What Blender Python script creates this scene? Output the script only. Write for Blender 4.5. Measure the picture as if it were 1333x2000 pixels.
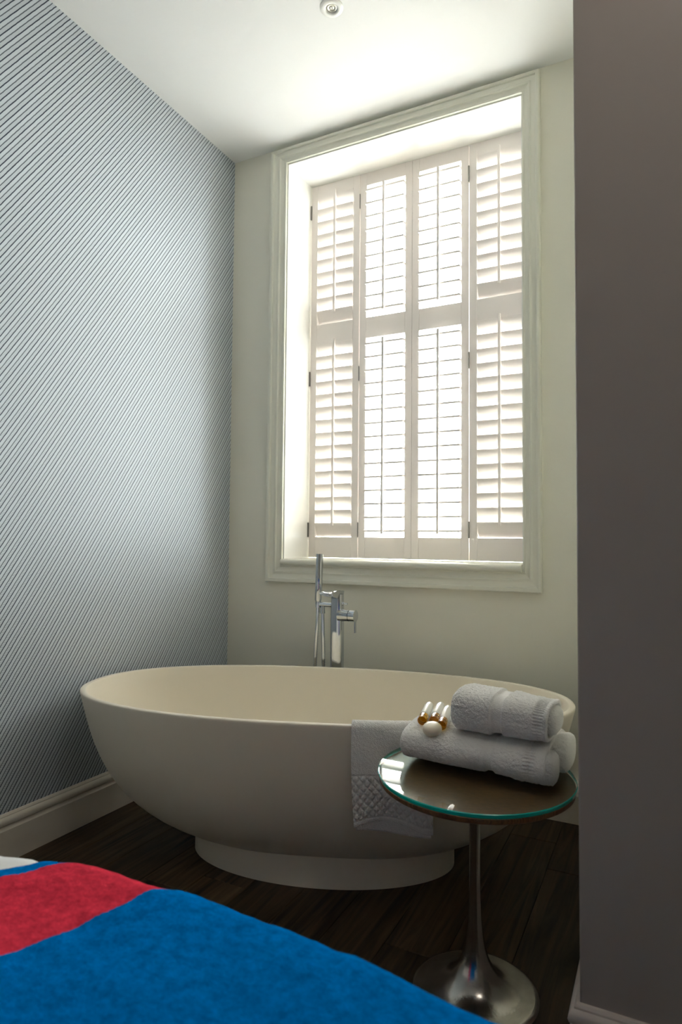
import bpy, bmesh, math, random
import numpy as np
from mathutils import Vector, Matrix, noise

random.seed(4)
rng = np.random.default_rng(4)
SC = bpy.context.scene
COL = SC.collection
for o in list(bpy.data.objects):
    bpy.data.objects.remove(o)

# ------------------------------------------------------------------ camera
CX, CY, CZ = 2.0203, -2.7152, 1.1
YAW, PITCH, ROLL, FPX = 0.4679, 0.0428, 0.0086, 1256.9
fw = Vector((-math.sin(YAW)*math.cos(PITCH), math.cos(YAW)*math.cos(PITCH), math.sin(PITCH)))
r0 = Vector((math.cos(YAW), math.sin(YAW), 0))
u0 = r0.cross(fw)
rr = r0*math.cos(ROLL) + u0*math.sin(ROLL)
uu = -r0*math.sin(ROLL) + u0*math.cos(ROLL)
cd = bpy.data.cameras.new('camera')
cam = bpy.data.objects.new('camera', cd)
COL.objects.link(cam)
cam.matrix_world = Matrix(((rr.x, uu.x, -fw.x, CX), (rr.y, uu.y, -fw.y, CY), (rr.z, uu.z, -fw.z, CZ), (0, 0, 0, 1)))
cd.sensor_fit = 'VERTICAL'
cd.sensor_height = 36.0
cd.sensor_width = 24.0
cd.lens = FPX/2000*36.0
cd.clip_start = 0.02
cd.dof.use_dof = True
cd.dof.focus_distance = 2.35
cd.dof.aperture_fstop = 4.5
SC.camera = cam

# ------------------------------------------------------------------ world, daylight, exposure
world = bpy.data.worlds.new('overcast_sky')
SC.world = world
world.use_nodes = True
bg = world.node_tree.nodes['Background']
# overcast sky above the horizon, darker street and facades below it
_n, _l = world.node_tree.nodes, world.node_tree.links
_tc = _n.new('ShaderNodeTexCoord')
_sx = _n.new('ShaderNodeSeparateXYZ')
_l.new(_tc.outputs['Generated'], _sx.inputs[0])
_cr = _n.new('ShaderNodeValToRGB')
_cr.color_ramp.elements[0].position = 0.46
_cr.color_ramp.elements[0].color = (0.40, 0.415, 0.41, 1)
_cr.color_ramp.elements[1].position = 0.5
_cr.color_ramp.elements[1].color = (0.93, 0.985, 1.0, 1)
_mr = _n.new('ShaderNodeMapRange')
_mr.inputs[1].default_value = -1.0
_l.new(_sx.outputs['Z'], _mr.inputs[0])
_l.new(_mr.outputs[0], _cr.inputs[0])
_l.new(_cr.outputs[0], bg.inputs[0])
bg.inputs[1].default_value = 14.0
SC.view_settings.view_transform = 'Standard'
SC.view_settings.look = 'None'
SC.view_settings.gamma = 1.0
SC.view_settings.use_curve_mapping = False
SC.view_settings.exposure = 1.56
SC.cycles.max_bounces = 14
SC.cycles.diffuse_bounces = 10
SC.cycles.glossy_bounces = 6
SC.cycles.transmission_bounces = 10
SC.cycles.transparent_max_bounces = 12
SC.cycles.sample_clamp_indirect = 8.0

def portal(name, loc, rot, sx, sy):
    l = bpy.data.lights.new(name, 'AREA')
    l.shape = 'RECTANGLE'
    l.size = sx
    l.size_y = sy
    l.cycles.is_portal = True
    o = bpy.data.objects.new(name, l)
    o.location = loc
    o.rotation_euler = rot
    COL.objects.link(o)
portal('daylight_portal', (0.913, 0.46, 1.99), (math.radians(-90), 0, 0), 1.25, 2.1)

# ------------------------------------------------------------------ helpers
def srgb(r, g, b):
    f = lambda c: (c/255/12.92) if c/255 <= 0.04045 else ((c/255+0.055)/1.055)**2.4
    return (f(r), f(g), f(b), 1.0)

def new_mat(name):
    m = bpy.data.materials.new(name)
    m.use_nodes = True
    nt = m.node_tree
    b = nt.nodes['Principled BSDF']
    return m, nt, b

def mat(name, col, rough=0.5, metal=0.0, bump=0.0, bscale=200.0, vary=0.0, vscale=6.0, sheen=0.0, coat=0.0, spec=None):
    m, nt, b = new_mat(name)
    b.inputs['Base Color'].default_value = col
    b.inputs['Roughness'].default_value = rough
    b.inputs['Metallic'].default_value = metal
    if spec is not None:
        b.inputs['Specular IOR Level'].default_value = spec
    if sheen:
        b.inputs['Sheen Weight'].default_value = sheen
        b.inputs['Sheen Roughness'].default_value = 0.5
    if coat:
        b.inputs['Coat Weight'].default_value = coat
        b.inputs['Coat Roughness'].default_value = 0.08
    tc = nt.nodes.new('ShaderNodeTexCoord')
    if vary:
        n = nt.nodes.new('ShaderNodeTexNoise')
        n.inputs['Scale'].default_value = vscale
        n.inputs['Detail'].default_value = 5
        nt.links.new(tc.outputs['Object'], n.inputs['Vector'])
        mx = nt.nodes.new('ShaderNodeMix')
        mx.data_type = 'RGBA'
        mx.inputs[6].default_value = tuple(c*(1-vary) for c in col[:3]) + (1,)
        mx.inputs[7].default_value = tuple(min(1, c*(1+vary)) for c in col[:3]) + (1,)
        nt.links.new(n.outputs['Fac'], mx.inputs[0])
        nt.links.new(mx.outputs[2], b.inputs['Base Color'])
    if bump:
        n = nt.nodes.new('ShaderNodeTexNoise')
        n.inputs['Scale'].default_value = bscale
        n.inputs['Detail'].default_value = 4
        nt.links.new(tc.outputs['Object'], n.inputs['Vector'])
        bp = nt.nodes.new('ShaderNodeBump')
        bp.inputs['Strength'].default_value = bump
        bp.inputs['Distance'].default_value = 0.004
        nt.links.new(n.outputs['Fac'], bp.inputs['Height'])
        nt.links.new(bp.outputs['Normal'], b.inputs['Normal'])
    return m

def tag(o, label=None, cat=None, group=None, kind=None):
    if label: o['label'] = label
    if cat: o['category'] = cat
    if group: o['group'] = group
    if kind: o['kind'] = kind
    return o

def empty(name, loc=(0, 0, 0), rz=0.0):
    o = bpy.data.objects.new(name, None)
    o.empty_display_size = 0.05
    o.location = loc
    o.rotation_euler = (0, 0, rz)
    COL.objects.link(o)
    return o

class MB:
    def __init__(s):
        s.v = []
        s.f = []
        s.uv = None
    def box(s, x0, x1, y0, y1, z0, z1):
        n = len(s.v)
        s.v += [(x0, y0, z0), (x1, y0, z0), (x1, y1, z0), (x0, y1, z0), (x0, y0, z1), (x1, y0, z1), (x1, y1, z1), (x0, y1, z1)]
        s.f += [tuple(n+i for i in q) for q in ((0, 3, 2, 1), (4, 5, 6, 7), (0, 1, 5, 4), (1, 2, 6, 5), (2, 3, 7, 6), (3, 0, 4, 7))]
        return s
    def grid(s, rows, close_u=False, close_v=False, cap0=False, cap1=False):
        """rows: list of equal-length point lists; u runs along a row."""
        n = len(s.v)
        R, C = len(rows), len(rows[0])
        for r in rows:
            s.v += [tuple(p) for p in r]
        for i in range(R if close_v else R-1):
            i2 = (i+1) % R
            for j in range(C if close_u else C-1):
                j2 = (j+1) % C
                s.f.append((n+i*C+j, n+i*C+j2, n+i2*C+j2, n+i2*C+j))
        if cap0: s.f.append(tuple(n+j for j in range(C))[::-1])
        if cap1: s.f.append(tuple(n+(R-1)*C+j for j in range(C)))
        return s
    def lathe(s, prof, seg=48, c=(0, 0, 0), cap0=False, cap1=False):
        rows = []
        for r, z in prof:
            rows.append([(c[0]+r*math.cos(2*math.pi*k/seg), c[1]+r*math.sin(2*math.pi*k/seg), c[2]+z) for k in range(seg)])
        return s.grid(rows, close_u=True, cap0=cap0, cap1=cap1)
    def tube(s, pts, r, seg=12, caps=True):
        pts = [Vector(p) for p in pts]
        rs = r if isinstance(r, (list, tuple)) else [r]*len(pts)
        rows = []
        up = None
        for i, p in enumerate(pts):
            t = (pts[min(i+1, len(pts)-1)] - pts[max(i-1, 0)]).normalized()
            if up is None:
                a = Vector((0, 0, 1)) if abs(t.z) < 0.9 else Vector((1, 0, 0))
                up = (a - t*a.dot(t)).normalized()
            else:
                up = (up - t*up.dot(t)).normalized()
            b = t.cross(up)
            rows.append([p + (up*math.cos(2*math.pi*k/seg) + b*math.sin(2*math.pi*k/seg))*rs[i] for k in range(seg)])
        return s.grid(rows, close_u=True, cap0=caps, cap1=caps)
    def prism(s, prof, p0, p1, ax_a, ax_b):
        """closed 2-D profile (a,b) swept from p0 to p1, a along ax_a and b along ax_b."""
        p0, p1, A, B = Vector(p0), Vector(p1), Vector(ax_a), Vector(ax_b)
        return s.grid([[p0+A*a+B*b for a, b in prof], [p1+A*a+B*b for a, b in prof]], close_u=True, cap0=True, cap1=True)
    def build(s, name, m, parent=None, smooth=False, bevel=0.0, segs=2, sub=0, angle=None):
        me = bpy.data.meshes.new(name)
        me.from_pydata(s.v, [], s.f)
        bm = bmesh.new()
        bm.from_mesh(me)
        bmesh.ops.recalc_face_normals(bm, faces=bm.faces)
        bm.to_mesh(me)
        bm.free()
        o = bpy.data.objects.new(name, me)
        COL.objects.link(o)
        if m is not None:
            me.materials.append(m)
        if smooth:
            for p in me.polygons: p.use_smooth = True
            if angle:
                me.set_sharp_from_angle(angle=math.radians(angle))
        if bevel:
            md = o.modifiers.new('bevel', 'BEVEL')
            md.width = bevel
            md.segments = segs
            md.limit_method = 'ANGLE'
            md.angle_limit = math.radians(40)
        if sub:
            md = o.modifiers.new('sub', 'SUBSURF')
            md.levels = sub
            md.render_levels = sub
        if parent is not None:
            o.parent = parent
        return o

def share(src, name, parent, loc=(0, 0, 0), rot=(0, 0, 0)):
    o = bpy.data.objects.new(name, src.data)
    for md in src.modifiers:
        m2 = o.modifiers.new(md.name, md.type)
        for pr in md.bl_rna.properties:
            if not pr.is_readonly and pr.identifier not in ('name', 'type'):
                try: setattr(m2, pr.identifier, getattr(md, pr.identifier))
                except Exception: pass
    COL.objects.link(o)
    o.parent = parent
    o.location = loc
    o.rotation_euler = rot
    return o

# ------------------------------------------------------------------ materials
M = {}
M['wall'] = mat('cream_wall_paint', srgb(231, 229, 216), 0.75, bump=0.04, bscale=60, vary=0.015, vscale=2)
M['ceiling'] = mat('ceiling_paint', srgb(243, 244, 243), 0.85, vary=0.01)
M['pier'] = mat('mauve_grey_wall_paint', srgb(170, 161, 153), 0.7, bump=0.05, bscale=90, vary=0.02, vscale=3)
M['trim'] = mat('satin_trim_paint', srgb(226, 225, 212), 0.35, vary=0.01)
M['skirting'] = mat('warm_skirting_paint', srgb(228, 220, 205), 0.4, vary=0.01)
M['pier_skirting'] = mat('mauve_skirting_paint', srgb(212, 200, 190), 0.4, vary=0.01)
M['reveal'] = mat('gloss_white_reveal_paint', srgb(236, 236, 232), 0.25)
M['shutter'] = mat('shutter_paint', srgb(240, 233, 228), 0.4)
M['bedroom'] = mat('bedroom_wall_paint', srgb(186, 178, 170), 0.8)
M['tub'] = mat('solid_surface_stone', srgb(234, 226, 209), 0.38, vary=0.01, vscale=3)
M['chrome'] = mat('chrome', (0.62, 0.65, 0.68, 1), 0.06, 1.0)
M['hinge'] = mat('dull_steel_hinge', (0.25, 0.24, 0.22, 1), 0.35, 1.0)
M['alu'] = mat('cast_aluminium', (0.42, 0.40, 0.37, 1), 0.20, 1.0, bump=0.06, bscale=140, vary=0.25, vscale=30)
M['towel'] = mat('white_terry', srgb(234, 232, 228), 0.95, bump=0.9, bscale=420, vary=0.05, vscale=120, sheen=0.3)
M['towel_flat'] = mat('white_towel_hem', srgb(224, 221, 214), 0.85, bump=0.3, bscale=300)
M['sheet'] = mat('white_cotton', srgb(232, 232, 230), 0.9, bump=0.1, bscale=150)
M['soap'] = mat('cream_soap', srgb(238, 228, 204), 0.35)
M['cap'] = mat('pearl_white_plastic', srgb(240, 238, 228), 0.2, coat=0.5)
M['bedbase'] = mat('dark_bed_base_cloth', srgb(60, 56, 55), 0.9, bump=0.2)
M['lampmetal'] = mat('lamp_reflector', (0.45, 0.44, 0.38, 1), 0.35, 0.6)
M['opal'] = principled_lamp = mat('opal_glass', srgb(250, 244, 232), 0.3)

def glass_mat(name, col, amount):
    m, nt, b = new_mat(name)
    nt.nodes.remove(b)
    out = nt.nodes['Material Output']
    t = nt.nodes.new('ShaderNodeBsdfTransparent')
    t.inputs[0].default_value = col
    g = nt.nodes.new('ShaderNodeBsdfGlossy')
    g.inputs['Roughness'].default_value = 0.02
    fr = nt.nodes.new('ShaderNodeFresnel')
    fr.inputs[0].default_value = 1.5
    mx = nt.nodes.new('ShaderNodeMixShader')
    mul = nt.nodes.new('ShaderNodeMath')
    mul.operation = 'MULTIPLY'
    mul.inputs[1].default_value = amount
    nt.links.new(fr.outputs[0], mul.inputs[0])
    ge = nt.nodes.new('ShaderNodeNewGeometry')          # reflect on the outer faces only
    inv = nt.nodes.new('ShaderNodeMath')
    inv.operation = 'SUBTRACT'
    inv.inputs[0].default_value = 1.0
    nt.links.new(ge.outputs['Backfacing'], inv.inputs[1])
    m2 = nt.nodes.new('ShaderNodeMath')
    m2.operation = 'MULTIPLY'
    nt.links.new(mul.outputs[0], m2.inputs[0])
    nt.links.new(inv.outputs[0], m2.inputs[1])
    nt.links.new(m2.outputs[0], mx.inputs[0])
    nt.links.new(t.outputs[0], mx.inputs[1])
    nt.links.new(g.outputs[0], mx.inputs[2])
    nt.links.new(mx.outputs[0], out.inputs[0])
    return m
M['pane'] = glass_mat('window_glass', (0.97, 0.985, 0.98, 1), 0.8)

def principled_glass(name, col, rough=0.0, ior=1.5):
    m, nt, b = new_mat(name)
    b.inputs['Base Color'].default_value = col
    b.inputs['Roughness'].default_value = rough
    b.inputs['IOR'].default_value = ior
    b.inputs['Transmission Weight'].default_value = 1.0
    return m
M['amber'] = principled_glass('amber_liquid', (0.95, 0.55, 0.06, 1), 0.0, 1.4)

def green_glass():
    m, nt, b = new_mat('green_glass_edge')
    b.inputs['Base Color'].default_value = (0.0, 0.46, 0.38, 1)
    b.inputs['Roughness'].default_value = 0.06
    b.inputs['IOR'].default_value = 1.52
    b.inputs['Transmission Weight'].default_value = 0.15
    b.inputs['Coat Weight'].default_value = 1.0
    return m
M['tpane'] = glass_mat('table_glass', (0.92, 0.97, 0.95, 1), 0.7)
M['tglass'] = green_glass()

def wallpaper():
    m, nt, b = new_mat('diagonal_stripe_wallpaper')
    N, L = nt.nodes.new, nt.links.new
    tc = N('ShaderNodeTexCoord')
    sp = N('ShaderNodeSeparateXYZ')
    L(tc.outputs['Object'], sp.inputs[0])
    def math_(op, a, c=None, d=None):
        n = N('ShaderNodeMath')
        n.operation = op
        for i, x in enumerate((a, c, d)):
            if x is None: continue
            if isinstance(x, (int, float)): n.inputs[i].default_value = x
            else: L(x, n.inputs[i])
        return n.outputs[0]
    ang = math.radians(55.6)
    along = math_('ADD', math_('MULTIPLY', sp.outputs['Y'], math.cos(ang)), math_('MULTIPLY', sp.outputs['Z'], math.sin(ang)))
    perp = math_('ADD', math_('MULTIPLY', sp.outputs['Y'], -math.sin(ang)), math_('MULTIPLY', sp.outputs['Z'], math.cos(ang)))
    nz = N('ShaderNodeTexNoise')
    nz.inputs['Scale'].default_value = 45
    nz.inputs['Detail'].default_value = 2
    L(tc.outputs['Object'], nz.inputs['Vector'])
    wob = math_('MULTIPLY', math_('SUBTRACT', nz.outputs['Fac'], 0.5), 0.0022)
    perp = math_('ADD', perp, wob)
    P = 0.02666
    t = math_('FRACT', math_('DIVIDE', perp, P))             # 0..1 across one pair of bands
    def line(c, w):                                          # 1 on the line
        return math_('SUBTRACT', 1.0, math_('SMOOTH_MIN', math_('DIVIDE', math_('ABSOLUTE', math_('SUBTRACT', t, c)), w), 1.0, 0.05))
    l1 = math_('MAXIMUM', line(0.25, 0.085), 0.0)
    l2 = math_('MAXIMUM', line(0.745, 0.072), 0.0)
    l1 = math_('MINIMUM', math_('MULTIPLY', l1, 2.2), 1.0)
    l2 = math_('MINIMUM', math_('MULTIPLY', l2, 1.9), 0.9)
    inband = math_('MULTIPLY', math_('GREATER_THAN', t, 0.28), math_('LESS_THAN', t, 0.72))
    rung = math_('FRACT', math_('DIVIDE', math_('ADD', along, math_('MULTIPLY', perp, 0.5)), 0.0062))
    rung = math_('MULTIPLY', math_('LESS_THAN', rung, 0.30), inband)
    rung2 = math_('FRACT', math_('DIVIDE', math_('SUBTRACT', along, math_('MULTIPLY', perp, 0.6)), 0.0031))
    rung2 = math_('MULTIPLY', math_('LESS_THAN', rung2, 0.35), math_('SUBTRACT', 1.0, inband))
    dark = math_('MAXIMUM', math_('MAXIMUM', l1, l2), math_('MAXIMUM', math_('MULTIPLY', rung, 0.5), math_('MULTIPLY', rung2, 0.16)))
    mx = N('ShaderNodeMix')
    mx.data_type = 'RGBA'
    mx.inputs[6].default_value = srgb(206, 214, 220)
    mx.inputs[7].default_value = srgb(26, 40, 62)
    L(dark, mx.inputs[0])
    L(mx.outputs[2], b.inputs['Base Color'])
    b.inputs['Roughness'].default_value = 0.55
    return m
M['wallpaper'] = wallpaper()

def wood_plank():
    m, nt, b = new_mat('dark_oak_plank')
    N, L = nt.nodes.new, nt.links.new
    tc = N('ShaderNodeTexCoord')
    oi = N('ShaderNodeObjectInfo')
    mp = N('ShaderNodeMapping')
    mp.inputs['Scale'].default_value = (26, 1.6, 8)
    cmb = N('ShaderNodeCombineXYZ')
    mu = N('ShaderNodeMath'); mu.operation = 'MULTIPLY'; mu.inputs[1].default_value = 37.0
    L(oi.outputs['Random'], mu.inputs[0])
    L(mu.outputs[0], cmb.inputs[0]); L(mu.outputs[0], cmb.inputs[1])
    ad = N('ShaderNodeVectorMath'); ad.operation = 'ADD'
    L(tc.outputs['Object'], ad.inputs[0]); L(cmb.outputs[0], ad.inputs[1])
    L(ad.outputs[0], mp.inputs[0])
    nz = N('ShaderNodeTexNoise')
    nz.inputs['Scale'].default_value = 1.0; nz.inputs['Detail'].default_value = 7; nz.inputs['Distortion'].default_value = 1.6
    L(mp.outputs[0], nz.inputs['Vector'])
    cr = N('ShaderNodeValToRGB')
    cr.color_ramp.elements[0].position = 0.32; cr.color_ramp.elements[0].color = srgb(36, 28, 20)
    cr.color_ramp.elements[1].position = 0.72; cr.color_ramp.elements[1].color = srgb(96, 76, 52)
    L(nz.outputs['Fac'], cr.inputs[0])
    hv = N('ShaderNodeHueSaturation')
    mr = N('ShaderNodeMapRange')
    mr.inputs[3].default_value = 0.65; mr.inputs[4].default_value = 1.25
    L(oi.outputs['Random'], mr.inputs[0]); L(mr.outputs[0], hv.inputs['Value'])
    L(cr.outputs[0], hv.inputs['Color'])
    L(hv.outputs[0], b.inputs['Base Color'])
    b.inputs['Roughness'].default_value = 0.5
    b.inputs['Specular IOR Level'].default_value = 0.25
    bp = N('ShaderNodeBump'); bp.inputs['Strength'].default_value = 0.25; bp.inputs['Distance'].default_value = 0.002
    L(nz.outputs['Fac'], bp.inputs['Height']); L(bp.outputs[0], b.inputs['Normal'])
    return m
M['plank'] = wood_plank()
M['subfloor'] = mat('dark_subfloor', srgb(22, 17, 13), 0.8)

def table_brown():
    m, nt, b = new_mat('bronze_brown_tabletop')
    N, L = nt.nodes.new, nt.links.new
    tc = N('ShaderNodeTexCoord')
    mp = N('ShaderNodeMapping'); mp.inputs['Scale'].default_value = (60, 500, 60)
    L(tc.outputs['Object'], mp.inputs[0])
    nz = N('ShaderNodeTexNoise'); nz.inputs['Scale'].default_value = 1; nz.inputs['Detail'].default_value = 4
    L(mp.outputs[0], nz.inputs['Vector'])
    cr = N('ShaderNodeValToRGB')
    cr.color_ramp.elements[0].position = 0.3; cr.color_ramp.elements[0].color = srgb(78, 52, 29)
    cr.color_ramp.elements[1].position = 0.75; cr.color_ramp.elements[1].color = srgb(136, 96, 57)
    L(nz.outputs['Fac'], cr.inputs[0]); L(cr.outputs[0], b.inputs['Base Color'])
    b.inputs['Roughness'].default_value = 0.45
    return m
M['tabletop'] = table_brown()

def blanket_mat():
    m, nt, b = new_mat('striped_wool_blanket')
    N, L = nt.nodes.new, nt.links.new
    uv = N('ShaderNodeUVMap'); uv.uv_map = 'UVMap'
    tc = N('ShaderNodeTexCoord')
    sp = N('ShaderNodeSeparateXYZ'); L(uv.outputs[0], sp.inputs[0])
    nz = N('ShaderNodeTexNoise'); nz.inputs['Scale'].default_value = 160; nz.inputs['Detail'].default_value = 5
    L(tc.outputs['Object'], nz.inputs['Vector'])
    j = N('ShaderNodeMath'); j.operation = 'MULTIPLY_ADD'; j.inputs[1].default_value = 0.006; j.inputs[2].default_value = -0.003
    L(nz.outputs['Fac'], j.inputs[0])
    ad = N('ShaderNodeMath'); ad.operation = 'ADD'; L(sp.outputs[0], ad.inputs[0]); L(j.outputs[0], ad.inputs[1])
    cr = N('ShaderNodeValToRGB'); cr.color_ramp.interpolation = 'CONSTANT'
    blue, red = srgb(0, 112, 186), srgb(220, 58, 78)
    mr = N('ShaderNodeMapRange'); mr.inputs[1].default_value = 1.0; mr.inputs[2].default_value = 2.5
    L(ad.outputs[0], mr.inputs[0]); L(mr.outputs[0], cr.inputs[0])
    cr.color_ramp.elements[0].color = blue
    e = cr.color_ramp.elements[1]; e.position = (1.205-1)/1.5; e.color = red
    e = cr.color_ramp.elements.new((1.372-1)/1.5); e.color = blue
    n2 = N('ShaderNodeTexNoise'); n2.inputs['Scale'].default_value = 70; n2.inputs['Detail'].default_value = 6; n2.inputs['Roughness'].default_value = 0.7
    L(tc.outputs['Object'], n2.inputs['Vector'])
    mr2 = N('ShaderNodeMapRange'); mr2.inputs[1].default_value = 0.3; mr2.inputs[2].default_value = 0.7
    mr2.inputs[3].default_value = 0.72; mr2.inputs[4].default_value = 1.28
    L(n2.outputs['Fac'], mr2.inputs[0])
    hv = N('ShaderNodeHueSaturation'); L(mr2.outputs[0], hv.inputs['Value']); L(cr.outputs[0], hv.inputs['Color'])
    L(hv.outputs[0], b.inputs['Base Color'])
    b.inputs['Roughness'].default_value = 1.0
    b.inputs['Specular IOR Level'].default_value = 0.0
    bp = N('ShaderNodeBump'); bp.inputs['Strength'].default_value = 0.7; bp.inputs['Distance'].default_value = 0.004
    L(n2.outputs['Fac'], bp.inputs['Height']); L(bp.outputs[0], b.inputs['Normal'])
    return m
M['blanket'] = blanket_mat()

# ------------------------------------------------------------------ room shell
H = 3.09                    # ceiling
PX, PY = 1.852, -1.28       # corner of the pier
RX, RY = 4.2, -4.6          # bedroom extents
T = 0.45
X1, X2, Z1, Z2 = 0.329, 1.497, 0.975, 3.001    # window opening

fl = tag(MB().box(-T, RX+T, RY-T, T, -0.12, -0.006).build('floor', M['subfloor']), kind='structure')
# planks run towards the window wall
PW = 0.165
cols = int(RX/PW)+1
for c in range(cols):
    x0 = c*PW
    x1 = min(x0+PW, RX)
    y = RY - random.uniform(0, 1.1)
    while y < 0:
        ln = random.choice((1.0, 1.25, 1.45))
        a, b_ = max(y, RY), min(y+ln, 0.0)
        y += ln
        if b_-a < 0.06 or x1-x0 < 0.02: continue
        if x0 >= PX and a >= PY: continue
        if x0 >= PX: b_ = min(b_, PY)
        g = 0.0009
        hx, hy, ht, e = (x1-x0)/2-g, (b_-a)/2-g, 0.0, 0.0014
        mb = MB()
        mb.grid([[(-hx, -hy, -0.006), (hx, -hy, -0.006), (hx, hy, -0.006), (-hx, hy, -0.006)],
                 [(-hx, -hy, -e), (hx, -hy, -e), (hx, hy, -e), (-hx, hy, -e)],
                 [(-hx+e, -hy+e, 0), (hx-e, -hy+e, 0), (hx-e, hy-e, 0), (-hx+e, hy-e, 0)]], close_u=True, cap0=True, cap1=True)
        o = mb.build('plank', M['plank'], fl)
        o.location = ((x0+x1)/2, (a+b_)/2, random.uniform(-0.0004, 0.0))

tag(MB().box(-T, RX+T, RY-T, T, H, H+0.15).build('ceiling', M['ceiling']), kind='structure')
tag(MB().box(-T, 0, RY, 0.0, 0, H).build('wall_left', M['wallpaper']), kind='structure')
wb = MB()
wb.box(-T, X1, 0, T, 0, H).box(X2, PX+0.3, 0, T, 0, H).box(X1, X2, 0, T, 0, Z1).box(X1, X2, 0, T, Z2, H)
tag(wb.build('wall_back', M['wall']), kind='structure')
# alcove cheek (cream, faces the bath) and the pier front (mauve grey, faces the bedroom)
tag(MB().box(PX+0.002, PX+0.2, PY+0.002, 0, 0, H).build('wall_alcove', M['wall']), kind='structure')
tag(MB().box(PX, RX, PY, PY+0.16, 0, H).build('wall_pier', M['pier'], bevel=0.004), kind='structure')
tag(MB().box(RX, RX+0.2, RY, PY+0.16, 0, H).build('wall_right', M['bedroom']), kind='structure')
tag(MB().box(-T, RX+0.2, RY-0.2, RY, 0, H).build('wall_rear', M['bedroom']), kind='structure')
def rel(mb, loc):
    mb.v = [(a-loc[0], b-loc[1], c-loc[2]) for a, b, c in mb.v]
    return mb
# baseboards ---------------------------------------------------------------
BB = [(0, 0), (0.020, 0), (0.020, 0.108), (0.016, 0.112), (0.0125, 0.117), (0.0125, 0.121), (0.019, 0.126), (0.0215, 0.134), (0.020, 0.142), (0.015, 0.148), (0.010, 0.150), (0.010, 0.154), (0.006, 0.159), (0, 0.160)]
def baseboard(name, p0, p1, out):
    mb = MB().prism(BB, p0, p1, out, (0, 0, 1))
    return tag(mb.build(name, M['skirting'], smooth=True, angle=35), kind='structure')
baseboard('baseboard_left', (0, RY, 0), (0, -0.0, 0), (1, 0, 0))
baseboard('baseboard_back', (0.02, 0, 0), (PX-0.02, 0, 0), (0, -1, 0))
bp_ = MB()
# pier baseboard: wraps the corner, front and cheek, one mitred sweep
rows = [[(RX, PY-a, b) for a, b in BB], [(PX-a, PY-a, b) for a, b in BB], [(PX-a, 0, b) for a, b in BB]]
bp_.grid(rows, close_u=True, cap0=True, cap1=True)
tag(bp_.build('baseboard_right', M['pier_skirting'], smooth=True, angle=35), kind='structure')

# window casing --------------------------------------------------------------
OX1, OX2, OZ1, OZ2 = 0.243, 1.571, 0.889, 3.072
IX1, IX2, IZ1, IZ2 = X1, X2, Z1, Z2
CP = [(0, 0), (0, 0.024), (0.05, 0.030), (0.16, 0.031), (0.22, 0.029), (0.25, 0.021), (0.30, 0.020), (0.42, 0.0185), (0.50, 0.019), (0.56, 0.0225), (0.62, 0.0225), (0.67, 0.016), (0.78, 0.0125), (0.88, 0.012), (0.93, 0.0145), (1.0, 0.0135), (1.0, 0)]
tr = tag(empty('trim_1', ((OX1+OX2)/2, 0, OZ1)), kind='structure')
def corner(ix, iz, t):
    ox, oz = (OX1 if ix == 0 else OX2), (OZ1 if iz == 0 else OZ2)
    jx, jz = (IX1 if ix == 0 else IX2), (IZ1 if iz == 0 else IZ2)
    return ox+(jx-ox)*t, oz+(jz-oz)*t
for (a, b_) in (((0, 1), (1, 1)), ((0, 0), (0, 1)), ((1, 0), (1, 1)), ((0, 0), (1, 0))):
    rows = []
    for (ix, iz) in (a, b_):
        rows.append([(corner(ix, iz, t)[0], -d, corner(ix, iz, t)[1]) for t, d in CP])
    mb = MB().grid(rows, close_u=True, cap0=True, cap1=True)
    rel(mb, tr.location).build('casing_board', M['trim'], tr, smooth=True, angle=30)

# window ---------------------------------------------------------------------
w1 = tag(empty('window_1', ((X1+X2)/2, 0.2, Z1)), kind='structure')
def wpart(mb, name, m, **k):
    return rel(mb, w1.location).build(name, m, w1, **k)
wpart(MB().box(X1, X1+0.006, 0.0, 0.40, Z1, Z2), 'reveal_lining', M['reveal'])
wpart(MB().box(X2-0.006, X2, 0.0, 0.40, Z1, Z2), 'reveal_lining', M['reveal'])
wpart(MB().box(X1+0.006, X2-0.006, 0.0, 0.40, Z2-0.006, Z2), 'reveal_lining', M['reveal'])
SP = [(-0.034, 0.004), (-0.036, 0.012), (-0.034, 0.020), (-0.028, 0.026), (-0.018, 0.0285), (0.40, 0.0285), (0.40, -0.004), (-0.020, -0.004), (-0.028, -0.002)]
wpart(MB().prism(SP, (X1+0.004, 0, Z1), (X2-0.006, 0, Z1), (0, 1, 0), (0, 0, 1)), 'window_sill', M['trim'], smooth=True, angle=35)
ZS = Z1+0.0285
fr = MB()
fr.box(X1+.006, X1+.05, .36, .40, ZS, Z2-.006).box(X2-.05, X2-.006, .36, .40, ZS, Z2-.006).box(X1+.05, X2-.05, .36, .40, ZS, ZS+.06).box(X1+.05, X2-.05, .36, .40, Z2-.05, Z2-.006)
wpart(fr, 'window_frame', M['trim'])
wpart(MB().box(X1+.05, X2-.05, .378, .382, ZS+.06, Z2-.05), 'pane', M['pane'])

# ------------------------------------------------------------------ plantation shutters
SY = 0.234           # room-side face of the shutters
ST = 0.028
PZ0, PZ1 = ZS+0.003, Z2-0.009
LO0, LO1, UP0, UP1 = 1.113, 2.128, 2.236, 2.926
px0, px1 = X1+0.010, X2-0.010
pw = (px1-px0)/4
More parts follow.
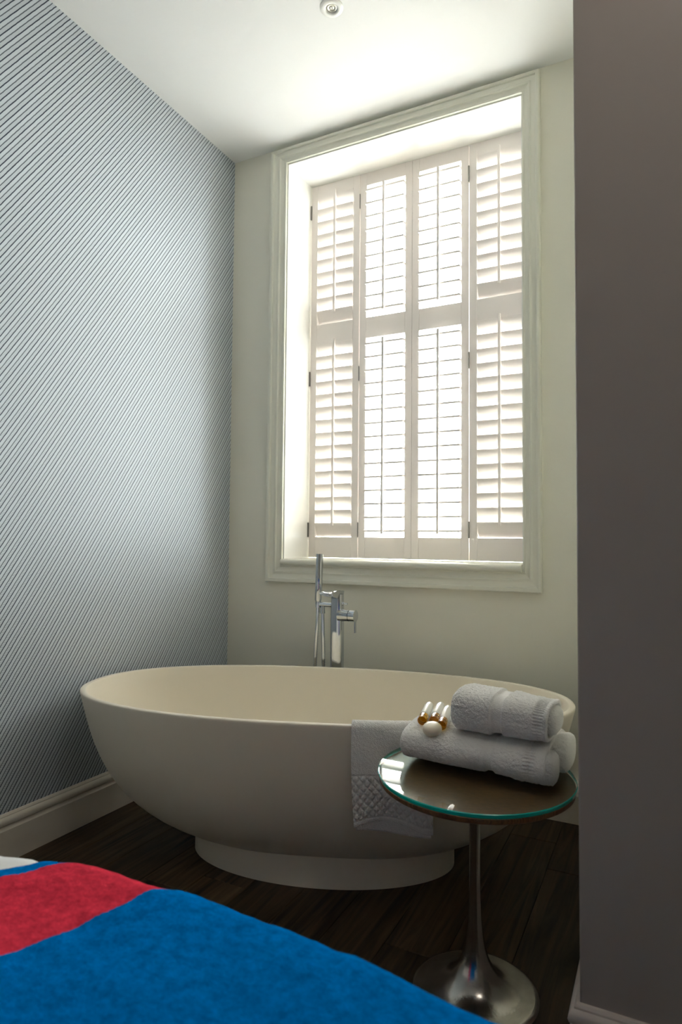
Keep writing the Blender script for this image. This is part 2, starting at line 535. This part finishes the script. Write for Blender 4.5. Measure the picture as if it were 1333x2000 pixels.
# blade: elliptical section lying along x, unit made per opening width
STI = 0.037
def blade_mesh(w):
    sec = [(-0.0380, -0.0044), (-0.0375, -0.0048), (-0.015, -0.0056), (0.015, -0.0056), (0.0375, -0.0048), (0.0380, -0.0044),
           (0.0380, 0.0044), (0.0375, 0.0048), (0.015, 0.0056), (-0.015, 0.0056), (-0.0375, 0.0048), (-0.0380, 0.0044)]
    return MB().prism(sec, (-w/2, 0, 0), (w/2, 0, 0), (0, 1, 0), (0, 0, 1))
slat_src = None
shut_labels = ['leftmost white louvred shutter, slats tilted shut, hinged on the left reveal',
               'second white louvred shutter from the left, slats open, dazzling daylight behind',
               'third white louvred shutter from the left, slats open, dazzling daylight behind',
               'rightmost white louvred shutter, slats tilted shut, beside the right casing']
for k in range(4):
    gap = 0.0014 if k in (0, 2) else 0.0004
    a = px0+k*pw + (0.0014 if k in (1, 3) else 0.0004)
    b_ = px0+(k+1)*pw - gap
    cx = (a+b_)/2
    sh = empty('louvred_shutter', (cx, SY+ST/2, PZ0))
    tag(sh, shut_labels[k], 'shutter', 'louvred shutters in the window')
    def sp_(mb, name, m=M['shutter'], **kw):
        return rel(mb, sh.location).build(name, m, sh, **kw)
    sp_(MB().box(a, a+STI, SY, SY+ST, PZ0, PZ1), 'stile', bevel=0.002)
    sp_(MB().box(b_-STI, b_, SY, SY+ST, PZ0, PZ1), 'stile', bevel=0.002)
    for z0, z1, nm in ((PZ0, LO0, 'bottom_rail'), (LO1, UP0, 'middle_rail'), (UP1, PZ1, 'top_rail')):
        sp_(MB().box(a+STI, b_-STI, SY+0.001, SY+ST-0.001, z0, z1), nm, bevel=0.0015)
    ow = b_-a-2*STI-0.002
    closed = k in (0, 3)
    tilt = math.radians(-65) if closed else math.radians(5)
    for z0, z1, n in ((LO0, LO1, 15), (UP0, UP1, 10)):
        pitch = (z1-z0)/n
        for i in range(n):
            zz = z0+pitch*(i+0.5)+(0.004 if closed else 0.0)
            if slat_src is None:
                slat_src = blade_mesh(ow).build('slat', M['shutter'], sh, smooth=True, angle=50)
                o = slat_src
                o.location = (0, 0, zz-PZ0)
            else:
                o = share(slat_src, 'slat', sh, (0, 0, zz-PZ0))
            o.rotation_euler = (tilt, 0, 0)
        # tilt rod in front of the blades
        yy = -0.0375*math.cos(tilt)
        dz = -0.0375*math.sin(tilt)*1.0
        rod = MB().box(-0.0065, 0.0065, yy-0.012, yy-0.001, z0+pitch*0.5+dz-0.014, z1-pitch*0.5+dz+0.022)
        rod.v = [(x, y, z-PZ0) for x, y, z in rod.v]
        rod.build('tilt_rod', M['shutter'], sh, bevel=0.0025)
        for i in range(n):
            pass
    # hinges
    for hz in (1.15, 1.95, 2.85):
        hx = a-0.001 if k in (0, 1) else (b_+0.001)
        if k == 2: hx = b_+0.001
        h = MB()
        hr = 0.0024 if k == 1 else 0.0042
        h.lathe([(hr, -0.038), (hr, 0.038)], 10, (hx, SY-0.003, hz), cap0=True, cap1=True)
        h.box(hx-0.0015, hx+0.0015, SY-0.002, SY+0.018, hz-0.036, hz+0.036)
        sp_(h, 'hinge', M['hinge'])

# ------------------------------------------------------------------ bathtub
TH = 0.306
TC = Vector((0.919, -0.663, 0))
TA, TB, TN, C1, C3, ZR = 0.876, 0.423, 2.244, -0.029, 0.010, 0.56
def tub_r(ph):
    c, s = math.cos(ph), math.sin(ph)
    return (abs(c)**TN+abs(s)**TN)**(-1/TN)*(1+C1*c+C3*math.cos(3*ph))
def tub_pt(ph, s, z, inset=0.0):
    r = tub_r(ph)*s
    return ((TA*r*math.cos(ph)) - inset*math.cos(ph), (TB*r*math.sin(ph)) - inset*math.sin(ph), z)
SEG = 120
PHS = [2*math.pi*k/SEG for k in range(SEG)]
def body_s(t):
    return (1-0.165*t)*max(0.0, 1-t**3.5)**(1/2.7)
tub = tag(empty('bathtub', TC, TH), 'large oval off-white freestanding bathtub on an oval plinth', 'bathtub')
rows = []
zb = 0.033
ts = [0.992, 0.975, 0.95, 0.92, 0.88, 0.84, 0.8, 0.75, 0.7, 0.64, 0.58, 0.5, 0.42, 0.34, 0.26, 0.18, 0.1, 0.05, 0.02]
for t in ts:
    rows.append([tub_pt(p, body_s(t), ZR-(ZR-zb)*t) for p in PHS])
s0 = body_s(0.02)
RW = 0.021
for ins, dz in ((0.0, -0.004), (0.0008, -0.0015), (0.003, 0.0), (0.010, 0.0), (RW-0.003, 0.0), (RW-0.0008, -0.0015), (RW, -0.004)):
    rows.append([tub_pt(p, 0.998, ZR+dz, ins) for p in PHS])
for t in (0.05, 0.12, 0.2, 0.3, 0.4, 0.5, 0.6, 0.68, 0.75, 0.8, 0.84, 0.87):
    zi = ZR-(ZR-zb)*t*0.92
    rows.append([tub_pt(p, body_s(t), zi, 0.021+0.02*t) for p in PHS])
rows.append([tub_pt(p, body_s(0.87)*0.45, zi-0.004, 0.01) for p in PHS])
MB().grid(rows, close_u=True, cap0=True, cap1=True).build('shell', M['tub'], tub, smooth=True, angle=60)
PA, PB = 0.462, 0.250
prow = []
for s, z in ((1.0, 0.0), (1.0, 0.100), (0.9, 0.112)):
    prow.append([(PA*s*math.cos(p), PB*s*math.sin(p), z) for p in PHS])
MB().grid(prow, close_u=True, cap0=True, cap1=True).build('plinth', M['tub'], tub, smooth=True, angle=40)

# ------------------------------------------------------------------ draped towel on the tub rim
def rim_ly(lx):
    best = None
    lo, hi = math.pi, 2*math.pi
    # near side (negative ly): solve x(ph)=lx on [pi,2pi]
    for _ in range(50):
        mid = (lo+hi)/2
        x = TA*tub_r(mid)*math.cos(mid)
        if x < lx: lo = mid
        else: hi = mid
    return TB*tub_r(lo)*math.sin(lo)

hang = tag(empty('bath_towel', TC + Matrix.Rotation(TH, 3, 'Z') @ Vector((0.28, rim_ly(0.28), ZR)), TH),
           'white bath towel draped over the tub rim with quilted diamond border', 'towel')
def drape(layer, x0, x1, zbot, thick, off, nu, nv):
    base_y = rim_ly(0.28)
    def path(s, lx):
        """s from 0 (inside end) to 1 (outside bottom); returns (y,z) in frame of the towel root."""
        ry = rim_ly(lx)-base_y
        lin, lout = 0.16, zbot
        R = 0.5*RW+0.004+off
        arc = math.pi*R
        tot = lin+arc+lout
        d = s*tot
        yc = ry+RW/2
        z0 = -0.010
        if d < lin:
            q = (lin-d)
            return yc+R+q*0.05, z0-q
        d -= lin
        if d < arc:
            a = d/R
            return yc+R*math.cos(a), z0+R*math.sin(a)*1.05
        d -= arc
        return yc-R-0.004*math.sin(min(1, d/lout)*3), z0-d
    front, back = [], []
    lin, R = 0.16, 0.5*RW+0.004+off
    tot = lin+math.pi*R+zbot
    outer = []
    inner = []
    for i in range(nv+1):
        s = i/nv
        ro, ri = [], []
        for j in range(nu+1):
            w = j/nu
            lx = x0+(x1-x0)*w
            y, z = path(s, lx)
            y2, z2 = path(min(1, s+0.004), lx)
            y1, z1 = path(max(0, s-0.004), lx)
            t = Vector((0, y2-y1, z2-z1)).normalized()
            n = Vector((0, -t.z*-1, t.y*-1)) if False else Vector((0, t.z, -t.y))
            d = s*tot-lin-math.pi*R          # distance below the rim, outside
            bul = 0.0
            lxx, zz, yy = lx-0.28, z, y
            if d > 0:
                f = d/zbot
                # hem arches up in the middle, corners hang
                arch = 0.023*math.sin(math.pi*min(1, max(0, (w-0.02)/0.86))) if layer == 0 else 0.0
                zz += arch*f**3 - (0.016*w**2.2)*f**3
                lxx += 0.006*f*f*(1 if w < 0.5 else 1) + (0.006*f**2)*(0.5-w)*1.5
                yy += 0.010*f*math.sin(w*5.2+0.4)*f - 0.006*f
                from_bot = zbot-d
                if layer == 0:
                    if 0.016 < from_bot < 0.142:
                        u_ = (lx-x0)/0.0225
                        v_ = from_bot/0.027
                        g1 = abs(((u_+v_) % 1)-0.5)*2
                        g2 = abs(((u_-v_) % 1)-0.5)*2
                        bul = 0.0055*(min(1, (1-g1)*2.1)*min(1, (1-g2)*2.1)) - 0.0026
                    elif 0.142 <= from_bot < 0.147 or 0.011 < from_bot <= 0.016:
                        bul = -0.0024
                    elif from_bot <= 0.011:
                        bul = 0.0005
                    else:
                        bul = 0.0012*(noise.noise((lx*160, z*160, 3.1)))+0.001*noise.noise((lx*420, z*420, 1.1))
                        yy += 0.004*noise.noise((lx*22, z*16, 0.3))
            else:
                bul = 0.0012*noise.noise((lx*160, s*60, 3.1))
            ro.append((lxx, yy-n.y*0+n.y*(bul)*(-1)*-1, zz+n.z*bul))
            ri.append((lxx, yy-n.y*thick, zz-n.z*thick))
        outer.append(ro)
        inner.append(ri)
    mb = MB()
    mb.grid(outer)
    mb.grid(inner)
    n0 = (nu+1)*(nv+1)
    W = nu+1
    for j in range(nu):
        mb.f.append((j, j+1, n0+j+1, n0+j)); q = nv*W
        mb.f.append((q+j, q+j+1, n0+q+j+1, n0+q+j))
    for i in range(nv):
        mb.f.append((i*W, (i+1)*W, n0+(i+1)*W, n0+i*W))
        mb.f.append((i*W+nu, (i+1)*W+nu, n0+(i+1)*W+nu, n0+i*W+nu))
    return mb
drape(0, 0.163, 0.396, 0.272, 0.006, 0.0085, 110, 190).build('front_fold', M['towel'], hang, smooth=True)
drape(1, 0.168, 0.390, 0.284, 0.005, 0.0015, 30, 80).build('back_fold', M['towel'], hang, smooth=True)

# ------------------------------------------------------------------ floor-standing bath tap
TAPY = -0.2
tap = tag(empty('bath_filler_tap', (0.736, TAPY, 0)), 'chrome floor-standing bath tap with hand shower behind the tub', 'tap')
def tp(mb, name, parent=tap, **k):
    return mb.build(name, M['chrome'], parent, **k)
def rrect(w, d, r, seg=5):
    pts = []
    for cx, cy, a0 in ((w/2-r, d/2-r, 0), (-w/2+r, d/2-r, 90), (-w/2+r, -d/2+r, 180), (w/2-r, -d/2+r, 270)):
        for k in range(seg+1):
            a = math.radians(a0+90*k/seg)
            pts.append((cx+r*math.cos(a), cy+r*math.sin(a)))
    return pts
sec = rrect(0.058, 0.046, 0.018)
rows = [[(x*s, y*s, z) for x, y in sec] for s, z in ((1, 0.012), (1, 0.70), (0.97, 0.80), (0.93, 0.862))]
tp(MB().grid(rows, close_u=True, cap0=True, cap1=True), 'column', smooth=True, angle=40)
tp(MB().lathe([(0.0, 0.0), (0.055, 0.0), (0.055, 0.008), (0.052, 0.012), (0.0, 0.012)], 40), 'floor_flange', smooth=True, angle=40)
# flat waterfall spout leaning over the rim
rows = []
for y, w, zt, zb_ in ((0.022, 0.044, 0.876, 0.845), (-0.02, 0.047, 0.881, 0.842), (-0.07, 0.050, 0.881, 0.855), (-0.118, 0.052, 0.876, 0.866), (-0.124, 0.051, 0.873, 0.868)):
    r_ = 0.3*(zt-zb_)
    rows.append([(-w/2+0.002, y, zt), (w/2-0.002, y, zt), (w/2, y, zt-0.002), (w/2*0.7, y, zb_), (-w/2*0.7, y, zb_), (-w/2, y, zt-0.002)])
tp(MB().grid(rows, close_u=True, cap0=True, cap1=True), 'spout', smooth=True, angle=35)
# bracket arm to the hand shower
arm = tp(MB().tube([(-0.020, -0.004, 0.814), (-0.104, -0.004, 0.814)], 0.0105, 16), 'holder_arm', smooth=True, angle=40)
tp(MB().tube([(-0.0945, -0.004, 0.800), (-0.0935, -0.004, 0.828)], 0.0125, 20), 'cradle', arm, smooth=True, angle=40)
hs = tp(MB().tube([(-0.0945, -0.004, 0.824), (-0.0935, -0.004, 0.834), (-0.091, -0.004, 0.93), (-0.088, -0.004, 1.036)], [0.012, 0.0162, 0.0162, 0.0162], 24), 'hand_shower', smooth=True, angle=40)
tp(MB().tube([(-0.0885, -0.0198, 0.915), (-0.087, -0.0198, 1.02)], 0.0022, 8), 'spray_face', hs, smooth=True, angle=40)
# outlet elbow and the hose loop
tp(MB().tube([(-0.071, -0.004, 0.808), (-0.071, -0.004, 0.790), (-0.071, -0.004, 0.776)], [0.0095, 0.0105, 0.0125], 16), 'hose_nut', smooth=True, angle=40)
def bez(pts, n):
    out = []
    P = [Vector(p) for p in pts]
    for k in range(n+1):
        t = k/n
        Q = P[:]
        while len(Q) > 1:
            Q = [a*(1-t)+b*t for a, b in zip(Q[:-1], Q[1:])]
        out.append(Q[0])
    return out
hp = bez([(-0.0950, -0.004, 0.806), (-0.098, -0.004, 0.62), (-0.14, -0.004, 0.30), (-0.105, 0.0, -0.05), (-0.04, -0.004, 0.25), (-0.066, -0.004, 0.62), (-0.071, -0.004, 0.778)], 260)
rad = [0.0080 + (0.0011 if i % 2 else -0.0006) for i in range(len(hp))]
tp(MB().tube(hp, rad, 10), 'shower_hose', smooth=True)
# mixer cylinder with lever, diverter knob
mx_ = tp(MB().tube([(0.012, -0.004, 0.772), (0.030, -0.004, 0.772), (0.034, -0.004, 0.772), (0.060, -0.004, 0.772)], [0.0285, 0.0265, 0.0255, 0.0255], 28), 'mixer_body', smooth=True, angle=40)
tp(MB().tube([(0.0625, -0.004, 0.772), (0.090, -0.004, 0.772)], 0.0255, 28), 'mixer_cap', mx_, smooth=True, angle=40)
tp(MB().box(0.0865, 0.0905, -0.012, 0.004, 0.700, 0.760), 'lever', mx_, bevel=0.0012)
dv = tp(MB().tube([(0.018, -0.004, 0.822), (0.034, -0.004, 0.822), (0.035, -0.004, 0.822), (0.040, -0.004, 0.822)], [0.0075, 0.0065, 0.0035, 0.0035], 16), 'diverter_stem', smooth=True, angle=40)
tp(MB().tube([(0.040, -0.004, 0.822), (0.050, -0.004, 0.822)], 0.0052, 16), 'diverter_knob', dv, smooth=True, angle=40)

# ------------------------------------------------------------------ pedestal side table
TX, TY = 1.590, -1.115
tbl = tag(empty('side_table', (TX, TY, 0)), 'round glass-topped side table on a tulip-shaped metal pedestal', 'table')
prof = [(0.0, 0.0), (0.150, 0.0), (0.1525, 0.002), (0.150, 0.006), (0.140, 0.0085), (0.115, 0.0125), (0.090, 0.019), (0.070, 0.029), (0.055, 0.043), (0.043, 0.062), (0.033, 0.082), (0.0255, 0.110), (0.0205, 0.14), (0.0165, 0.18), (0.0142, 0.23), (0.0133, 0.28), (0.0133, 0.34), (0.0145, 0.40), (0.0168, 0.45), (0.0215, 0.482), (0.032, 0.496), (0.040, 0.4995), (0.0, 0.4995)]
MB().lathe(prof, 72).build('pedestal', M['alu'], tbl, smooth=True, angle=50)
MB().lathe([(0.0, 0.501), (0.212, 0.501), (0.230, 0.503), (0.2365, 0.507), (0.2375, 0.511), (0.2375, 0.5165), (0.2355, 0.5185), (0.0, 0.5185)], 96).build('tabletop', M['tabletop'], tbl, smooth=True, angle=35)
ttop = bpy.data.objects['tabletop']
gl = MB().lathe([(0.0, 0.5192), (0.2385, 0.5192), (0.2405, 0.5212), (0.2405, 0.5275), (0.2385, 0.5292), (0.0, 0.5292)], 128).build('glass_top', M['tpane'], tbl, smooth=True, angle=25)
gl.data.materials.append(M['tglass'])
for p in gl.data.polygons:
    if abs(p.normal.z) < 0.98:
        p.material_index = 1
tilt_q = Matrix.Rotation(math.radians(1.4), 4, Vector((0.966, 0.26, 0)))
for o in (ttop, gl):
    o.matrix_local = Matrix.Translation((0, 0, 0.503)) @ tilt_q @ Matrix.Translation((0, 0, -0.503))
GZ = 0.5294

# ------------------------------------------------------------------ folded towels on the table
def folded_towel(name, label, loc, rz, L, D, Hh, exp, band, hem, seed, tallL=1.0, tallR=1.0):
    root = tag(empty(name, loc, rz), label, 'towel', 'folded towels on the side table')
    nu, nv = 220, 300
    rows = []
    sec0 = []
    for j in range(nv+1):
        a = 2*math.pi*j/nv
        r = (abs(math.cos(a))**exp+abs(math.sin(a))**exp)**(-1/exp)
        sec0.append((r*math.cos(a)*D/2, r*math.sin(a)*Hh/2))
    arcs = [0.0]
    for j in range(nv):
        arcs.append(arcs[-1]+math.dist(sec0[j], sec0[j+1]))
    for i in range(nu+1):
        u = i/nu
        x = L*u
        # rounded fold at the left end
        e = min(1.0, x/0.035)
        k = (1-(1-e)**2.2)**(1/2.2)
        k = 0.30+0.70*k if e < 1 else 1.0
        tall = tallL+(tallR-tallL)*u
        fb = min(1, max(0, (u-band[0])/0.02))*min(1, max(0, (band[1]-u)/0.02))     # smooth woven band
        fh = min(1, max(0, (u-hem[0])/0.012))*min(1, max(0, (hem[1]-u)/0.012))     # ribbed hem
        ge = max(0.0, 1-abs(u-(hem[0]+hem[1])/2)/0.006)
        row = []
        for j in range(nv):
            a = 2*math.pi*j/nv
            c, s = math.cos(a), math.sin(a)
            r = (abs(c)**exp+abs(s)**exp)**(-1/exp)
            y, z = r*c*D/2*k, r*s*Hh/2*tall*k
            n1 = noise.noise((x*14+seed, y*14, z*14))
            n2 = noise.noise((x*150+seed, y*150, z*150))
            n3 = noise.noise((x*420+seed, y*420, z*420))
            disp = 0.0045*n1
            terry = (1-fb)*(1-fh)
            disp += terry*(0.0019*n2+0.0013*n3+0.0018)
            disp -= fb*0.0055
            per = arcs[j]
            disp += fh*(0.0019*math.sin(per/0.0085*2*math.pi)+0.0006*n2 - 0.001) - 0.004*ge
            # slight waist at the band
            q = 1+disp/max(0.02, math.hypot(y, z))
            zz = z*q
            # settle flat on the surface below
            low = -Hh/2*0.97
            if zz < low: zz = low+(zz-low)*0.2
            row.append((x, y*q, zz+Hh/2))
        rows.append(row)
    # close the left fold with a rounded cap
    c0 = [(-0.004, p[1]*0.55, Hh/2+(p[2]-Hh/2)*0.55) for p in rows[0]]
    mb = MB().grid([c0]+rows, close_u=True, cap0=True)
    # tuck the right end in
    r1 = rows[-1]
    for sx, sc in ((0.002, 0.95), (0.0, 0.88), (-0.012, 0.84), (-0.014, 0.5)):
        rows2 = [(p[0]+sx, p[1]*sc, Hh/2+(p[2]-Hh/2)*sc) for p in r1]
        mb.grid([[tuple(p) for p in r1], rows2], close_u=True)
        r1 = rows2
    mb.f.append(tuple(range(len(mb.v)-nv, len(mb.v))))
    bm_ = mb.build('fold', M['towel'], root, smooth=True)
    return root
def lobe(root, x0, x1, yc, zc, hy, hz, seed):
    """an inner layer of the fold showing at the open end"""
    nu, nv = 60, 150
    rows = []
    for i in range(nu+1):
        u = i/nu
        x = x0+(x1-x0)*u
        e = min(1.0, (1-u)*(x1-x0)/0.014)
        k = 0.5+0.5*math.sqrt(max(0, 1-(1-e)**2))
        row = []
        for j in range(nv):
            a = 2*math.pi*j/nv
            c, s = math.cos(a), math.sin(a)
            r = (abs(c)**2.6+abs(s)**2.6)**(-1/2.6)
            n_ = 1+0.05*noise.noise((x*60+seed, c*2.5, s*2.5))+0.045*noise.noise((x*220+seed, c*9, s*9))+0.03*noise.noise((x*500+seed, c*20, s*20))
            row.append((x, yc+r*c*hy*k*n_, zc+r*s*hz*k*n_))
        rows.append(row)
    MB().grid(rows, close_u=True, cap0=True, cap1=True).build('inner_layer', M['towel'], root, smooth=True)

t1 = folded_towel('folded_towel', 'large folded white towel lying directly on the glass tabletop', (1.398, -1.030, GZ), math.radians(-3), 0.375, 0.262, 0.094, 2.35, (0.60, 0.69), (0.865, 0.945), 1.0)
t1.rotation_euler = (tilt_q @ Matrix.Rotation(math.radians(-3), 4, 'Z')).to_euler()
t1.location.z += 0.0045
lobe(t1, 0.30, 0.397, -0.083, 0.043, 0.040, 0.036, 5.0)
lobe(t1, 0.30, 0.412, 0.020, 0.052, 0.072, 0.040, 9.0)
t2 = folded_towel('folded_towel', 'smaller folded white towel stacked on top of the large one', (1.528, -1.060, GZ+0.099), math.radians(-4), 0.244, 0.165, 0.094, 3.0, (0.45, 0.58), (0.865, 0.975), 7.0, 1.12, 0.88)
t2.rotation_euler = (0, math.radians(1.5), math.radians(-4))
lobe(t2, 0.20, 0.260, 0.0, 0.046, 0.060, 0.030, 3.0)

# ------------------------------------------------------------------ toiletries
def bottle(label, p_near, p_far):
    a, b_ = Vector(p_near), Vector(p_far)
    root = tag(empty('toiletry_bottle', a), label, 'bottle', 'miniature toiletry bottles on the towel')
    q = (b_-a).to_track_quat('Z', 'Y')
    root.rotation_mode = 'QUATERNION'
    root.rotation_quaternion = q
    MB().lathe([(0.0, 0.0), (0.0105, 0.0), (0.0122, 0.002), (0.0122, 0.024), (0.0112, 0.028), (0.0, 0.028)], 28).build('amber_body', M['amber'], root, smooth=True, angle=40)
    MB().lathe([(0.0, 0.0282), (0.0122, 0.0282), (0.0126, 0.030), (0.0122, 0.076), (0.0112, 0.092), (0.0095, 0.096), (0.0, 0.097)], 28).build('bottle_cap', M['cap'], root, smooth=True, angle=40)
    return root
bottle('amber bottle with white cap, leftmost of three on the towel', (1.450, -1.112, 0.632), (1.439, -1.017, 0.652))
bottle('white-capped bottle lying between the two amber-ended ones', (1.479, -1.104, 0.634), (1.468, -1.009, 0.653))
bottle('amber bottle with white cap, nearest the smaller folded towel', (1.507, -1.126, 0.631), (1.496, -1.031, 0.653))
soap = MB()
prof = []
for k in range(17):
    a = -math.pi/2+math.pi*k/16
    prof.append((0.0245*abs(math.cos(a))**0.75, 0.0150*math.copysign(abs(math.sin(a))**0.85, math.sin(a))))
soap.lathe([(max(r, 0.0004), z) for r, z in prof], 40, cap0=True, cap1=True)
so = soap.build('soap_bar', M['soap'], smooth=True)
so.location = (1.487, -1.138, 0.624)
so.rotation_euler = (math.radians(14), 0, 0)
tag(so, 'round cream bar of soap in front of the little bottles', 'soap')

# ------------------------------------------------------------------ ceiling spotlight
sl = tag(empty('ceiling_spotlight', (0.925, -0.662, H)), 'small round white recessed spotlight in the ceiling', 'light')
MB().lathe([(0.044, -0.0002), (0.044, -0.003), (0.040, -0.006), (0.030, -0.008), (0.024, -0.007), (0.0215, -0.003), (0.021, -0.0002)], 48).build('bezel', M['reveal'], sl, smooth=True, angle=50)
MB().lathe([(0.0205, -0.0018), (0.016, -0.0030), (0.010, -0.0012), (0.005, -0.0028), (0.0004, -0.0020)], 12).build('lamp', M['lampmetal'], sl)

# ------------------------------------------------------------------ bed and blanket
BX0, BX1, BY0, BY1 = 0.06, 2.10, -3.55, -1.985
bed = tag(empty('bed', ((BX0+BX1)/2, (BY0+BY1)/2, 0)), 'white-sheeted bed in the foreground under the striped blanket', 'bed')
def bp2(mb, name, m, **k):
    return rel(mb, bed.location).build(name, m, bed, **k)
bp2(MB().box(BX0+0.02, BX1-0.02, BY0+0.02, BY1-0.02, 0.10, 0.32), 'bed_base', M['bedbase'], bevel=0.02)
for x in (BX0+0.12, BX1-0.12):
    for y in (BY0+0.12, BY1-0.12):
        bp2(MB().lathe([(0.0, 0), (0.022, 0), (0.028, 0.10), (0.0, 0.10)], 20, (x, y, 0)), 'leg', M['bedbase'], smooth=True, angle=40)
bp2(MB().box(BX0, BX1, BY0, BY1, 0.322, 0.584), 'mattress', M['sheet'], bevel=0.06, segs=6)

def interp(x, xs, ys):
    return float(np.interp(x, xs, ys))
def edge_off(x):
    return interp(x, (0.3, 1.08, 1.14, 1.20, 1.28, 1.35, 1.41, 1.54, 1.69, 1.85, 2.2), (-0.03, -0.03, -0.012, -0.002, 0.006, 0.006, 0.016, 0.008, 0.0, -0.03, -0.06))
def edge_section(d, L1, R, top, yc):
    arc = R*math.pi/2
    if d < L1: return yc-(L1-d), top, 0, 1
    if d < L1+arc:
        a = (d-L1)/R
        return yc+R*math.sin(a), top-R+R*math.cos(a), math.sin(a), math.cos(a)
    return yc+R, top-R-(d-L1-arc), 1, 0
rows = []
for i in range(61):
    x = BX0+0.005+(1.42-BX0)*i/60
    row = []
    for j in range(61):
        d = 1.45*(j/40) if j < 40 else 1.45+0.25*(j-40)/20
        y, z, ny, nz_ = edge_section(d, 1.45, 0.065, interp(x, (0.9, 1.13, 1.19), (0.608, 0.606, 0.592)), -2.034)
        f = min(1, max(0, (d-0.95)/0.5))
        y += edge_off(x)*f
        b_ = 0.004*noise.noise((x*9, y*9, 3.7))+0.002*noise.noise((x*26, y*26, z*26))
        row.append((x, y+ny*b_, z+nz_*b_))
    rows.append(row)
sh_ = MB().grid(rows)
sh_ = bp2(sh_, 'sheet', M['sheet'], smooth=True)
md = sh_.modifiers.new('thick', 'SOLIDIFY')
md.thickness = 0.004
nt_, ns = 120, 120
rows = []
uvs = []
top = 0.604
R = 0.07
for i in range(nt_+1):
    t = 1.176+(2.13-1.176)*i/nt_
    slope = interp(t, (1.16, 1.20, 1.37, 1.7, 2.1), (0.6, 0.55, 0.28, 0.1, 0.0))
    row = []
    L1 = 1.45
    arc = R*math.pi/2
    L3 = 0.30
    for j in range(ns+1):
        s = j/ns
        # finer near the edge
        if s < 0.35: d = L1*0.75*(s/0.35)
        elif s < 0.85: d = L1*0.75+(L1*0.25+arc)*(s-0.35)/0.5
        else: d = L1+arc+L3*(s-0.85)/0.15
        yc = -2.030
        if d < L1: y, z, ny, nz_ = yc-(L1-d), top, 0, 1
        elif d < L1+arc:
            a = (d-L1)/R
            y, z, ny, nz_ = yc+R*math.sin(a), top-R+R*math.cos(a), math.sin(a), math.cos(a)
        else:
            y, z, ny, nz_ = yc+R, top-R-(d-L1-arc), 1, 0
        x = t+slope*(min(y, -1.96)+2.0)
        f = min(1, max(0, (d-L1+0.5)/0.5))
        y += edge_off(x)*f
        b_ = 0.008*noise.noise((x*7, y*7, 0.7))+0.0025*noise.noise((x*30, y*30, z*30))+0.0008*noise.noise((x*200, y*200, z*200))
        b_ += 0.004
        # blanket edge lies on the sheet
        row.append((x, y+ny*b_, z+nz_*b_))
        uvs.append((t, d))
    rows.append(row)
mb = MB().grid(rows)
bl = mb.build('wool_blanket', M['blanket'], smooth=True)
uvl = bl.data.uv_layers.new(name='UVMap')
for lp in bl.data.loops:
    uvl.data[lp.index].uv = uvs[lp.vertex_index]
md = bl.modifiers.new('thick', 'SOLIDIFY')
md.thickness = 0.006
md.offset = -1
tag(bl, 'blue wool blanket with a red stripe laid across the bed', 'blanket')

# ------------------------------------------------------------------ added pendant, unseen: made-up fill that lightens the upper pier
LP = Vector((2.45, -2.0, 2.8))
fill_root = tag(empty('added_fill_pendant', (LP.x, LP.y, H)), 'unseen glowing ball added to brighten the upper pier', 'lamp')
MB().lathe([(0.0, 0.0), (0.05, 0.0), (0.05, -0.012), (0.02, -0.03), (0.0, -0.03)], 32).build('fill_rose', M['trim'], fill_root, smooth=True, angle=40)
MB().tube([(0, 0, -0.028), (0, 0, LP.z-H+0.10)], 0.003, 8).build('fill_flex', M['hinge'], fill_root)
gm, gnt, gb = new_mat('added_globe_glow')
gb.inputs['Base Color'].default_value = (0.8, 0.78, 0.72, 1)
gb.inputs['Emission Color'].default_value = (1.0, 0.92, 0.82, 1)
gb.inputs['Emission Strength'].default_value = 8.0  # added glow, fill for the upper part of the pier
MB().lathe([(max(0.001, 0.10*math.sin(math.pi*k/24)), LP.z-H-0.10*math.cos(math.pi*k/24)) for k in range(25)], 40).build('globe', gm, fill_root, smooth=True)
